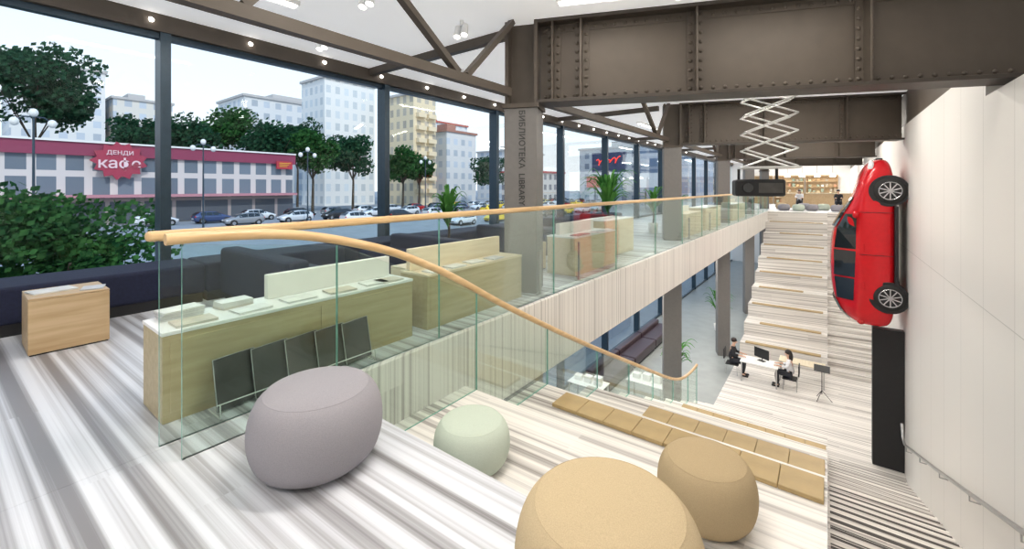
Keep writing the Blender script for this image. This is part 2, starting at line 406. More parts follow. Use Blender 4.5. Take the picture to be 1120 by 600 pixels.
hr=[(WX-.1,3.0,-.55),(WX-.1,6.35,-1.84),(WX-.1,10,-3.25),(WX-.1,13.4,-4.52),(WX-.1,13.7,-4.5),(WX-.1,13.9,-4.25)]
r=MB().tube(hr,.027,10).obj('wall_handrail',M['steelb'],label='slim brushed steel handrail on the white wall',cat='handrail')
for y in (4.2,6,7.8,9.6,11.4,13.2):
    z=-1.84-.385*(y-6.35) if y>6.35 else -.55-(y-3)*.385
    MB().tube([(WX,y,z-.1),(WX-.1,y,z-.1),(WX-.1,y,z)],.01,6).obj('bracket',M['steelb'],parent=r)

# ------------------------------------------------------------------ pillars
SK=.40; ANG=math.atan(SK)
def pillar(y,lab):
    e=empty('pillar',(-3.6,y,0),lab,'pillar',rotz=ANG,group='grey pillars')
    MB().box(-.24,.24,-.24,.24,0.0,2.64).obj('shaft',M['pillar'],parent=e,bevel=.01)
    MB().box(-.24,.24,-.24,.24,GZ,-.95).obj('shaft',M['pillar'],parent=e,bevel=.01)
    b=MB(); b.box(-.27,.27,-.27,.27,2.64,2.70); b.box(-.24,.24,-.03,.03,2.70,CEIL-.001); b.box(-.24,-.19,-.2,.2,2.70,CEIL-.001); b.box(.19,.24,-.2,.2,2.70,CEIL-.001)
    b.obj('steel_head',M['steel'],parent=e)
    return e
PY=[5.1,12.5,19.9,27.3,34.7]
p1=pillar(PY[0],'grey square pillar carrying vertical library lettering')
for y in PY[1:]: pillar(y,'grey square pillar rising through the gallery')
M['ptext']=mat('pillar_lettering',(.035,.034,.033),.5)
mt=Matrix(((0,1,0,.02),(0,0,-1,-.242),(-1,0,0,1.92),(0,0,0,1)))
text('lettering','БИБЛИОТЕКА  LIBRARY',mt,1.36,M['ptext'],parent=p1,extrude=.004,bold=.012)

# ------------------------------------------------------------------ beams
def rivet(b,x,y,z,r=.02):
    n=8; vs=[]
    for rr,d in((1,0),(.7,.6)):
        for i in range(n):
            t=2*math.pi*i/n; vs.append((x+r*rr*math.cos(t),y-d*r,z+r*rr*math.sin(t)))
    fs=[(i,(i+1)%n,n+(i+1)%n,n+i) for i in range(n)]+[tuple(range(n,2*n))]
    b.add(vs,fs,0,True)
def beam(y,lab,riv=True,L=7.2):
    e=empty('riveted_beam',(-3.6,y,0),lab,'steel beam',rotz=ANG,group='riveted roof beams')
    z0,z1=2.72,CEIL-.001; S=.25
    b=MB(); b.box(S,L,-.012,.012,z0,z1)
    b.box(S,L,-.012-.014,-.012,z0,z0+.16); b.box(S,L,-.026,-.012,z1-.16,z1)
    b.obj('web',M['steel'],parent=e)
    b=MB(); b.box(S-.02,L,-.22,.22,z0-.015,z0+.03).box(S-.02,L,-.2,.2,z1-.05,z1-.001)
    b.obj('flange',M['steel2'],parent=e,bevel=.004)
    for x in [.45,.85,2.35,4.25,6.0]:
        if x>L: continue
        s=MB(); s.box(x-.10,x+.10,-.045,-.026,z0+.03,z1-.05); s.box(x-.012,x+.012,-.19,-.045,z0+.03,z1-.05)
        if riv:
            for k in range(9):
                z=z0+.1+k*(z1-z0-.2)/8
                rivet(s,x-.065,-.045,z,.028); rivet(s,x+.065,-.045,z,.028)
        s.obj('stiffener',M['steel'],parent=e)
    if riv:
        s=MB()
        x=.33
        while x<L: rivet(s,x,-.026,z0+.10,.027); rivet(s,x,-.026,z1-.11,.027); x+=.14
        s.obj('rivet_row',M['steel'],parent=e)
    return e
beam(5.1,'deep taupe riveted steel beam spanning above the stairs')
beam(12.5,'riveted taupe steel beam further along the hall',True,5.5)
beam(19.9,'riveted taupe steel beam further along the hall',False,5.5)
beam(27.3,'riveted taupe steel beam further along the hall',False,5.5)
for a,b_ in zip([-4.3]+PY[:-1],PY):
    box('roof_chord',(-3.655,-3.545,a+.38,b_-.38,2.79,2.9),M['steel'],label='slim taupe steel chord linking pillar heads',cat='steel beam',group='roof chords')
def brace(p0,p1,w=.045):
    p0=Vector(p0);p1=Vector(p1)
    d=(p1-p0); L=d.length; q=d.to_track_quat('Z','Y').to_matrix().to_4x4(); q.translation=p0
    b=MB(); b.box(-w,w,-w*.8,w*.8,0,L,0,q); b.obj('roof_brace',M['steel'],label='diagonal taupe steel roof brace',cat='steel brace',group='roof braces')
for y in [3.7,1.2,11.1,18.5,26]:
    brace((-3.6,y,2.9),(-3.6,y-1.35,CEIL-.04)); brace((-3.6,y+.15,2.9),(-3.6,y+1.1 if y!=1.2 else y+.9,CEIL-.04))
for y in PY:
    box('ceiling_rib',(WINX+.13,-3.98,y-.06,y+.06,CEIL-.14,CEIL-.002),M['steel'],label='taupe steel ceiling rib from pillar to window',cat='steel beam',group='ceiling ribs')

# ------------------------------------------------------------------ ceiling lights
def strip(loc,L,rz=0,E=60,lab='long white linear ceiling lamp'):
    e=empty('linear_lamp',loc,lab,'ceiling lamp',rotz=rz,group='linear ceiling lamps')
    MB().box(-.07,.07,-L/2,L/2,-.06,0).obj('housing',M['whitegloss'],parent=e)
    MB().box(-.05,.05,-L/2+.03,L/2-.03,-.075,-.06).obj('diffuser',M['emit'],parent=e)
    x,y,z=loc
    if E: area((x,y,z-.09),.12,L,E,rot=(0,0,rz))
br_=math.pi/2+ANG
for (x,y,L,rz,E) in [(-5.5,1.8,1.8,0,45),(-5.5,8.5,2,0,110),(-5.5,16,2,0,120),(-5.5,24,2,0,120),(-2.2,4.85,1.2,br_,20),(-.2,5.5,1.6,br_,30),(-1.6,2.2,1.6,br_,110),(-1.0,9.2,2,br_,150),(-.4,11.5,2,br_,110),(-1.0,16.5,2,br_,170),(-1.0,24,2,br_,170),(-3,38,2,0,190),(0,38,2,0,190),(-5.5,38,2,0,160),(-1.5,-1.5,2,1.57,110),(0.3,19,2,0,120),(.3,30,2,0,150),(-3,43,2,0,170),(0,43,2,0,170)]:
    strip((x,y,CEIL-.001),L,rz,E)
for x,y in [(-5.2,8),(-5.2,12),(-5.2,16),(-5.2,20),(-5.2,25)]:
    strip((x,y,-.951),1.6,1.57,140)
def spot(loc):
    e=empty('track_spotlight',loc,'small white twin ceiling spotlight','spotlight',group='track spotlights')
    MB().cyl((0,0,0),(0,0,-.08),.03).obj('mount',M['whitegloss'],parent=e)
    for dx in(-.07,.07):
        MB().cyl((dx,0,-.08),(dx+.02,-.05,-.24),.045,.055).obj('lamp_head',M['whitegloss'],parent=e)
        MB().cyl((dx+.0201,-.0502,-.2405),(dx+.0204,-.0512,-.243),.045,.045).obj('bulb',M['emit'],parent=e)
for l in [(-4.4,3.0,CEIL-.001),(-4.2,4.4,CEIL-.001),(-1.3,5.0,CEIL-.001),(-5.0,9,CEIL-.001),(-1.2,8.8-.4,CEIL-.001-.0) if False else (-2.0,8.8,CEIL-.001),(-6.3,3.5,CEIL-.001),(-5.9,6.2,CEIL-.001),(-.6,4.7,CEIL-.001)]: spot(l)
db=None
for i in range(24):
    loc=(WINX+.13,.4+i*1.23,3.80)
    if db is None:
        db=MB().cyl((0,0,0),(.04,0,-.025),.024,.030).obj('window_downlight',M['emit'],loc=loc,label='tiny round lamp on the window header',cat='lamp',group='window header lamps')
    else: dup(db,loc)

# ------------------------------------------------------------------ scissor lift and projector
ZT=CEIL-.002
e=empty('scissor_lift',(-.8,8.25,ZT),'white folding scissor lift hanging from the ceiling','lift',rotz=.3)
n=7; D=ZT-1.85; H=(D-.05)/n
MB().box(-.42,.42,-.25,.25,-.05,0).obj('top_plate',M['whitegloss'],parent=e)
MB().box(-.42,.42,-.25,.25,-D-.03,-D).obj('bottom_plate',M['whitegloss'],parent=e)
for k in range(n):
    for yy in(-.22,.22):
        for sx in (-1,1):
            MB().cyl((sx*.38,yy+sx*.01,-.05-k*H),(-sx*.38,yy+sx*.01,-.05-(k+1)*H),.0135,n=6).obj('scissor_arm',M['whitegloss'],parent=e)
for k in range(n+1):
    for sx in(-.38,.38): MB().cyl((sx,-.24,-.05-k*H),(sx,.24,-.05-k*H),.009,n=6).obj('cross_rod',M['steelb'],parent=e)
e=empty('projector',(-.95,8.2,1.815),'large black projector hung under the scissor lift','projector',rotz=.25)
MB().box(-.36,.36,-.3,.3,-.46,-.18).obj('body',M['black'],parent=e,bevel=.04)
for sx in(-.28,.28): MB().box(sx-.02,sx+.02,-.02,.02,-.18,0).obj('bracket',M['black'],parent=e)
MB().cyl((-.18,-.30,-.32),(-.18,-.37,-.32),.08,.075,20).obj('lens',M['cglass'],parent=e)
MB().box(-.02,.32,-.31,-.30,-.40,-.24).obj('vent',M['dgrey'],parent=e)

# ------------------------------------------------------------------ poufs
def pouf(name,loc,r,h,m,lab,hs=1):
    e=empty(name,loc,lab,'pouf')
    prof=[(.52,0),(.66,.008),(.79,.045),(.90,.13),(.965,.26),(.998,.41),(.998,.55),(.97,.69),(.915,.81),(.84,.895),(.77,.938)]
    P=[(.02*r,0)]+[(a*r,b*h) for a,b in prof]
    MB().lathe(P,n=56).obj('body',m,parent=e,sub=1)
    P=[(.77*r,.938*h),(.70*r,.962*h),(.58*r,.98*h),(.40*r,.992*h),(.2*r,.997*h),(.01*r,.999*h)]
    MB().lathe(P,n=56).obj('top_panel',m,parent=e,sub=1)
    MB().tube([(.772*r*math.cos(a*math.pi/28),.772*r*math.sin(a*math.pi/28),.937*h) for a in range(57)],.0014,6).obj('seam',m,parent=e)
    return e
def knit(n,c): return mat(n,c,.95,var=.09,scale=260,bump=.3,bscale=420,spec=.08)
pg=knit('pouf_lilac_grey',(.325,.31,.335)); pt=knit('pouf_ochre',(.50,.395,.25)); pgr=knit('pouf_sage',(.53,.59,.50)); pt2=knit('pouf_brown',(.43,.33,.20))
pouf('pouf',(-2.26,1.22,0),.345,.425,pg,'large lilac-grey knitted pouf on the striped floor')
pouf('pouf',(-2.12,2.33,-.55),.285,.34,pgr,'pale sage green knitted pouf on the lower tier')
pouf('pouf',(-.615,1.38,0),.33,.42,pt,'ochre tan knitted pouf at the tier edge')
pouf('pouf',(-.61,2.84,-.55),.29,.38,pt2,'brown knitted pouf on the lower tier')
for x,y,m,l in [(-2.3,33,pg,'grey'),(-1.5,32.8,pgr,'pale green'),(-.8,33.4,pg,'grey'),(-2.6,35,pt,'tan'),(-1.3,35.5,pg,'grey'),(-.2,34.6,pgr,'pale green'),(.5,33.2,pg,'grey')]:
    pouf('pouf',(x,y,0),.35,.42,m,l+' pouf on the far upper floor')

# ------------------------------------------------------------------ window bench and sofas
e=empty('window_bench',(-6.95,-1.0,0),'dark navy upholstered bench along the window','bench',group='navy window benches')
MB().box(-.36,.36,-.98,.98,0,.12).obj('plinth',M['black'],parent=e)
MB().box(-.40,.40,-1,1,.12,.50).obj('seat',M['navy'],parent=e,bevel=.04)
for k in range(1,9): dup(e,(-6.95,-1+2.01*k,0))
def sofa(x0,x1,y,lab,flip=1,m=None,h=.66,grp='lounge sofas'):
    m=m or M['navy']; L=(x1-x0)
    e=empty('sofa',((x0+x1)/2,y,0),lab,'sofa',rotz=0 if flip>0 else math.pi,group=grp)
    MB().box(-L/2+.05,L/2-.05,-.4,.4,0,.1).obj('plinth',M['black'],parent=e)
    MB().box(-L/2,L/2,-.45,.2,.1,.44).obj('seat',m,parent=e,bevel=.05)
    MB().box(-L/2,L/2,.2,.45,.1,h).obj('backrest',m,parent=e,bevel=.05)
    return e
sofa(-6.5,-4.6,2.6,'deep navy lounge sofa with a straight back',-1,h=.70)
sofa(-6.4,-4.7,4.6,'navy lounge sofa between low cabinets',1)
sofa(-6.4,-4.9,7.6,'navy lounge sofa beside a potted plant',-1)
sofa(-6.3,-4.9,9.6,'navy lounge sofa beside a potted plant',1)
mar=mat('maroon_fabric',(.16,.02,.03),.8)
sofa(-6.4,-5.3,12.6,'maroon lounge sofa near the window',-1,mar)
def cube_table(x,y,s,h,lab,m='wood'):
    e=empty('cube_stool',(x,y,0),lab,'stool')
    MB().box(-s/2,s/2,-s/2,s/2,.012,h-.02).obj('body',M[m],parent=e,bevel=.006)
    MB().box(-s/2+.01,s/2-.01,-s/2+.01,s/2-.01,0,.012).obj('base',M['black'],parent=e)
    MB().box(-s/2,s/2,-s/2,s/2,h-.018,h).obj('top',M[m],parent=e,bevel=.005)
cube_table(-5.91,.67,.53,.51,'oak veneer cube stool beside the navy bench')
cube_table(-4.25,3.6,.45,.5,'pale birch cube stool between sofas','woodl')
cube_table(-4.4,6.4,.45,.5,'pale birch cube stool between sofas','woodl')
cols=[(.72,.72,.7),(.55,.56,.58),(.2,.22,.28),(.6,.54,.44),(.75,.75,.73),(.4,.1,.1),(.1,.2,.35)]
mags=[mat('magazine_cover',c,.35,var=.15,scale=9) for c in cols]
def book(x,y,z,w,l,h,rz,mi,lab='closed magazine lying on a low cabinet',grp='magazines on the low cabinets'):
    e=empty('magazine',(x,y,z),lab,'magazine',rotz=rz,group=grp)
    MB().box(-w/2,w/2,-l/2,l/2,0,.003).box(-w/2,w/2,-l/2,l/2,h-.003,h).box(-w/2,-w/2+.003,-l/2,l/2,0,h).obj('cover',mags[mi],parent=e)
    MB().box(-w/2+.003,w/2-.004,-l/2+.004,l/2-.004,.003,h-.003).obj('pages',M['paper'],parent=e)
book(-5.95,.58,.511,.23,.30,.012,.2,0,'pale magazine lying on the cube stool','magazines on the stool'); book(-5.80,.84,.511,.16,.2,.01,1.3,1,'pale magazine lying on the cube stool','magazines on the stool')

# ------------------------------------------------------------------ low cabinets
def cabinet(y0,y1,x0,x1,h,lab,panel=None,hp=.2,mm='wood',top='whitegloss',pm='offwhite'):
    L=y1-y0
    e=empty('low_cabinet',((x0+x1)/2,y0,0),lab,'cabinet',group='low library cabinets')
    w=(x1-x0)/2
    MB().box(-w,w,0,L,.0,h-.025).obj('body',M[mm],parent=e,bevel=.004)
    MB().box(-w-.005,w+.005,-.005,L+.005,h-.025,h).obj('top',M[top],parent=e,bevel=.004)
    if panel: MB().box(-w*.75,-w*.45,L*panel[0],L*panel[1],h,h+hp).obj('divider',M[pm],parent=e,bevel=.006)
    k=max(1,int(L/.9))
    for i in range(k):
        MB().box(w,w+.006,.04+i*L/k,(i+1)*L/k-.02,.06,h-.06).obj('door',M[mm],parent=e,bevel=.002)
cabinet(.8,2.8,-3.80,-3.36,.58,'low oak cabinet with white top and upright pale panel',(.38,.98),.20,'olivew')
cabinet(3.0,4.7,-3.80,-3.36,.58,'low oak cabinet with a wooden upright panel',(.02,.95),.24,'olivew','woodl','woodl')
cabinet(6.3,8.0,-3.95,-3.40,.66,'low cream library counter behind the gallery glass',(.1,.9),mm='woodl',top='whitegloss')
cabinet(8.3,9.9,-4.3,-3.75,.80,'taller cream library counter behind the gallery glass',mm='woodl',top='whitegloss')
cabinet(13.2,15.4,-3.95,-3.40,.7,'low cream library counter behind the gallery glass',(.1,.9),mm='woodl',top='woodl')
cabinet(15.8,18.4,-3.95,-3.40,.8,'low cream library counter behind the gallery glass',mm='cream')
cabinet(21,24.5,-3.95,-3.40,.75,'low cream library counter behind the gallery glass',(.1,.9),mm='cream')
for i in range(10):
    y=1.0+i*.36
    if 2.6<y<3.2: y=3.2 if y>2.9 else 2.6
    book(-3.48+random.uniform(-.02,.02),y,.581,.17,.24,.014,random.uniform(-.12,.12),random.choice([0,4,1,3,0,4]))
for i in range(5): book(-3.70,.98,.581+i*.0125,.16,.25,.012,.06*i-.1,random.choice([0,4,1]))
for i in range(4): book(-3.70,1.32,.581+i*.0125,.15,.22,.012,.2-.05*i,random.choice([0,4,3]))
for i in range(6): book(-3.5,6.55+i*.26,.661,.17,.2,.014,random.uniform(-.2,.2),random.choice([0,4,1,5]))
for i in range(5): book(-4.0,8.5+i*.27,.801,.2,.2,.014,random.uniform(-.2,.2),random.choice([0,4,1,2]))
e=empty('wire_rack',(-3.30,1.02,0),'white wire display rack standing against the cabinet','rack')
for k in range(2):
    MB().tube([(-.03,.02,.008),(.17,.02,.008),(.17,.02,.10)],.005,6).obj('foot',M['whitegloss'],parent=e,loc=(0,k*1.16,0))
MB().tube([(.17,0,.10),(.17,1.22,.10)],.004,6).obj('rail',M['whitegloss'],parent=e)
for i in range(5):
    e=empty('carry_case',(-3.215,1.05+i*.232,.014),'flat dark grey document case leaning in the wire rack','case',group='document cases in the rack',rot=(0,math.radians(-11),math.radians(8)))
    MB().box(-.008,.008,0,.27,0,.34).obj('body',M['dgrey'],parent=e,bevel=.006)
    MB().tube([(.009,.0,0.004),(.009,.0,.342),(.009,.27,.342),(.009,.27,.004)],.004,6).obj('metal_frame',M['steelb'],parent=e)
pb=None
for y in [4.95,6.1,9.9,12.9,15.6]:
    loc=(-3.22,y,0)
    if pb is None:
        pb=empty('steel_stanchion',loc,'short brushed steel post beside the glass','post',group='steel posts')
        MB().cyl((0,0,0.012),(0,0,.62),.02,n=12).obj('post',M['steelb'],parent=pb)
        MB().cyl((0,0,0),(0,0,.012),.07,n=16).obj('base',M['steelb'],parent=pb)
    else: dup(pb,loc)

# ------------------------------------------------------------------ plants
def plant(x,y,z,h,n,lab,pr=.17,ph=.34,spread=.5):
    e=empty('potted_palm',(x,y,z),lab,'plant')
    MB().lathe([(pr*.7,0),(pr*.8,.02),(pr,ph),(pr*.9,ph),(pr*.88,ph-.04)],n=24).obj('pot',M['pot'],parent=e)
    MB().tube([(0,0,ph-.06),(.02,0,ph+h*.2),(0,.02,ph+h*.45)],[.03,.025,.02],8).obj('stem',M['bark'],parent=e)
    b=MB()
    for i in range(n):
        a=random.uniform(0,6.28); L=random.uniform(.6,1)*spread; st=ph+h*random.uniform(.25,.5); rise=random.uniform(.2,.5)*h
        vs=[];fs=[]
        for k in range(8):
            u=k/7; rr=L*u; zz=st+rise*math.sin(u*2.1)*1.1
            wv=.035*math.sin(math.pi*min(1,u*.9+.1))+.004
            c=Vector((math.cos(a)*rr,math.sin(a)*rr,zz)); sd=Vector((-math.sin(a),math.cos(a),0))*wv
            vs+=[c-sd,c+Vector((0,0,-.01)),c+sd]
        for k in range(7):
            o=k*3; fs+=[(o,o+1,o+4,o+3),(o+1,o+2,o+5,o+4)]
        b.add(vs,fs,0,True)
    b.obj('leaves',M['leafp'],parent=e)
plant(-6.15,6.05,0,1.3,40,'bushy green palm in a white pot by the window',spread=.45)
plant(-4.9,11.0,0,1.7,55,'tall green palm in a white pot near the pillar',spread=.85)
plant(-4.6,13.9,0,1.2,36,'green palm in a white pot near the counters',spread=.55)
plant(-5.2,19,0,1.2,30,'green palm in a white pot near the counters',spread=.6)
plant(-4.3,15.5,GZ,1.5,36,'green palm in a white pot on the ground floor',spread=.7)
plant(-4.4,23,GZ,1.8,36,'green palm in a white pot on the ground floor',spread=.8)

# ------------------------------------------------------------------ ground floor furniture
for y in (14.9,17.4,19.9):
    s_=sofa(-1.22,1.22,0,'long low plum-brown bench sofa along the ground floor glazing',-1,M['plum'],.62,'ground floor bench sofas')
    s_.location=(-6.5,y,GZ); s_.rotation_euler=(0,0,math.pi/2)
def table(x,y,z,L,W,h,lab,topm='whitegloss',rz=0,grp=None):
    e=empty('table',(x,y,z),lab,'table',rotz=rz,group=grp)
    MB().box(-L/2,L/2,-W/2,W/2,h-.03,h).obj('top',M[topm],parent=e,bevel=.005)
    for sx in(-1,1):
        for sy in(-1,1):
            MB().box(-.02,.02,-.02,.02,0,h-.03).obj('leg',M['steelb'],parent=e,loc=(sx*(L/2-.05),sy*(W/2-.05),0))
    return e
for k,(x,y) in enumerate([(-6.2,10.6),(-4.9,11.6),(-6.3,12.6),(-4.8,13.9)]):
    table(x,y,GZ,1.2,.7,.75,'white display table on the grey ground floor',grp='white display tables')
    for j in range(3):
        e=empty('display_box',(x-.35+j*.35,y,GZ+.751),'small white display box on a table','box',group='display boxes on tables')
        MB().box(-.12,.12,-.1,.1,0,.14+.05*j).obj('carton',M['paper'],parent=e,bevel=.01)
        MB().box(-.125,.125,-.105,.105,.14+.05*j,.16+.05*j).obj('lid',M['whitegloss'],parent=e,bevel=.004)

# ------------------------------------------------------------------ car
CS=[(-2.12,.42,.75,.85,.66,.50),(-2.02,.28,.92,1.06,.80,.62),(-1.82,.22,.99,1.27,.87,.62),(-1.5,.20,.98,1.42,.89,.60),(-.9,.18,.96,1.48,.90,.61),(-.2,.18,.94,1.48,.90,.61),(.35,.18,.93,1.42,.90,.59),(.75,.18,.92,1.23,.90,.62),(1.12,.18,.90,1.01,.89,.68),(1.5,.20,.84,.93,.87,.64),(1.85,.24,.72,.83,.82,.56),(2.05,.30,.60,.70,.72,.5),(2.13,.38,.50,.58,.58,.42)]
def ring(s):
    x,bt,be,tp,wd,wt=s
    half=[(0,bt),(wd*.86,bt),(wd*.98,bt+.12),(wd,(bt+be)/2+.05),(wd*.985,be-.04),(wd*.93 if tp-be>.15 else (wd*.9),be+.02),(wt,tp-.06 if tp-be>.15 else tp-.02),(wt*.72,tp),(0,tp+.015)]
    R=half+[(-y,z) for y,z in half[-2:0:-1]]
    return [Vector((x,y,z)) for y,z in R]
def make_car(name,loc,lab,body,rotm=None,detail=True,group=None):
    e=empty(name,loc,lab,'car',group=group)
    if rotm is not None: e.rotation_euler=rotm
    rs=[ring(s) for s in CS]; n=len(rs[0]); b=MB()
    vs=[v for r in rs for v in r]; fs=[]
    for k in range(len(rs)-1):
        for i in range(n): fs.append((k*n+i,k*n+(i+1)%n,(k+1)*n+(i+1)%n,(k+1)*n+i))
    fs.append(tuple(range(n))[::-1]); fs.append(tuple(range((len(rs)-1)*n,len(rs)*n)))
    b.add(vs,fs,0,True).obj('body',body,parent=e,sub=2 if detail else 1)
    def patch(nm,ks,idx,m,off=.012,ins=.06):
        for side in (1,-1):
            P=[[rs[k][i].copy() for i in idx] for k in ks]
            vs=[]; K=len(ks); I=len(idx)
            cen=sum((v for r in P for v in r),Vector())/(K*I)
            for r in P:
                for v in r:
                    q=v+(cen-v)*ins; q.y+=off
                    if side<0: q.y=-q.y
                    vs.append(q)
            fs=[(a*I+c,a*I+c+1,(a+1)*I+c+1,(a+1)*I+c) for a in range(K-1) for c in range(I-1)]
            MB().add(vs,fs,0,False).obj(nm,m,parent=e)
    patch('side_window',[3,4],[5,6],M['cglass'],.012,.08)
    patch('side_window',[4,5],[5,6],M['cglass'],.012,.05)
    patch('side_window',[5,6,7],[5,6],M['cglass'],.012,.06)
    def center(nm,ks,m,off,ex=0):
        vs=[]; idx=[6,7,8,9,10]
        for k in ks:
            for i in idx:
                v=rs[k][i].copy(); v.y*=.93; v.z+=off; v.x+=ex; vs.append(v)
        I=5
        fs=[(a*I+c,a*I+c+1,(a+1)*I+c+1,(a+1)*I+c) for a in range(len(ks)-1) for c in range(I-1)]
        MB().add(vs,fs).obj(nm,m,parent=e)
    center('windscreen',[6,7,8],M['cglass'],.012,.03)
    center('rear_window',[1,2,3],M['cglass'],.0,-.04)
    for sx in (1.32,-1.30):
        for sy in(-1,1):
            wdl=empty_part('wheel',e,(sx,sy*.80,.32))
            MB().cyl((0,-sy*.1,0),(0,sy*.085,0),.385,.385,28).obj('wheel_arch',M['black'],parent=wdl,loc=(0,0,.02))
            MB().lathe([(.2,-.11),(.28,-.115),(.325,-.08),(.325,.08),(.28,.115),(.2,.11)],n=32).obj('tyre',M['tyre'],parent=wdl).rotation_euler=(math.pi/2,0,0)
            if detail:
                s=MB()
                s.lathe([(.205,.0),(.215,.11),(.225,.118),(.205,.118),(.195,.06)],n=32)
                s.cyl((0,0,.05),(0,0,.118),.045,.035,16)
                for k in range(10):
                    q=Matrix.Rotation(2*math.pi*k/10,4,'Z')
                    s.box(.03,.205,-.013,.013,.085,.112,0,q)
                s.obj('rim',M['rim'],parent=wdl).rotation_euler=(-sy*math.pi/2,0,0)
                MB().cyl((0,0,.045),(0,0,.05),.2,n=24).obj('brake_disc',M['black'],parent=wdl).rotation_euler=(-sy*math.pi/2,0,0)
            else:
                MB().cyl((0,sy*.1,0),(0,sy*.125,0),.2,n=14).obj('rim',M['rim'],parent=wdl)
    for sy in(-1,1):
        MB().ell((1.93,sy*.62,.66),.16,.17,.07).obj('headlamp',M['headl'],parent=e)
        MB().ell((-2.0,sy*.66,.86),.09,.17,.09).obj('tail_lamp',M['redl'],parent=e)
        if detail:
            MB().ell((.72,sy*1.0,.98),.09,.09,.07).obj('mirror',body,parent=e)
            for x in(-1.05,-.12): MB().box(x-.09,x+.09,sy*.905-.015,sy*.905+.015,.80,.825).obj('door_handle',body,parent=e,bevel=.006)
            for x in(-.28,.78): MB().box(x-.005,x+.005,sy*.9-.006,sy*.9+.006,.26,.9).obj('door_gap',M['black'],parent=e)
    MB().box(-.95,.95,-.93,.93,.17,.24).obj('sill',M['black'],parent=e,bevel=.02)
    MB().box(2.06,2.15,-.4,.4,.42,.56).obj('grille',M['black'],parent=e,bevel=.02)
    MB().box(-2.15,-2.1,-.25,.25,.55,.66).obj('number_plate',M['paper'],parent=e)
    return e
R=Matrix(((0,0,-1),(0,1,0),(1,0,0)))
make_car('car',(WX-.005,14.62,.10),'glossy red hatchback mounted vertically on the wall, nose up',M['red'],R.to_euler())
MB().box(.93,WX-.002,14.3,14.55,GZ+.001,-2.12).obj('display_stand',M['black'],bevel=.01,label='tall slim black panel against the wall beneath the red car',cat='stand')

scol=[(.75,.76,.78),(.03,.03,.035),(.3,.31,.33),(.45,.02,.02),(.06,.09,.2),(.8,.8,.8),(.85,.6,.03)]
cnm=['silver','black','grey','red','dark blue','white','yellow']
smats=[mat('car_paint',c,.25,.3 if i!=6 else 0) for i,c in enumerate(scol)]
protos=[]
def street_z(x):
    if x>-20: return -5.75
    if x<-45: return -3.0
    return -5.75+(-20-x)/25*2.75
carpos=[]
for i in range(18): carpos.append((-63,14.4+i*5.6,1.57,[0,4,5,1,2,5,0,3,1,6,5,0,2,5,1,6,3,0][i]))
for i in range(15): carpos.append((-56,21+i*6.1,-1.57,[2,0,1,0,5,2,4,5,6,1,0,6,5,2,3][i]))
for i in range(12): carpos.append((-48,31+i*6.6,1.57,[5,1,5,2,6,0,1,5,3,6,2,0][i]))
for i in range(7): carpos.append((-40,42+i*7,-1.57,[0,6,5,1,6,5,0][i]))
carpos+=[(-24,44,-1.57,0),(-20,52,-1.57,5),(-17,40,1.57,1),(-16,60,1.57,2)]
for x,y,rz,ci in carpos:
    loc=(x+random.uniform(-.3,.3),y,street_z(x)+.02)
    if not protos:
        pc=make_car('car',loc,'parked car on the street',smats[0],detail=False,group='cars on the street'); pc.rotation_euler=(0,0,rz); protos.append(pc)
        bb=[c for c in pc.children if c.name.startswith('body')][0]
        bb.material_slots[0].link='OBJECT'; bb.material_slots[0].material=smats[ci]
        pc['label']=cnm[ci]+' car standing on the street'
    else:
        c=dup(protos[0],loc,rz)
        bd=[q for q in c.children if q.name.startswith('body')][0]; bd.material_slots[0].material=smats[ci]
        c['label']=cnm[ci]+' car standing on the street'

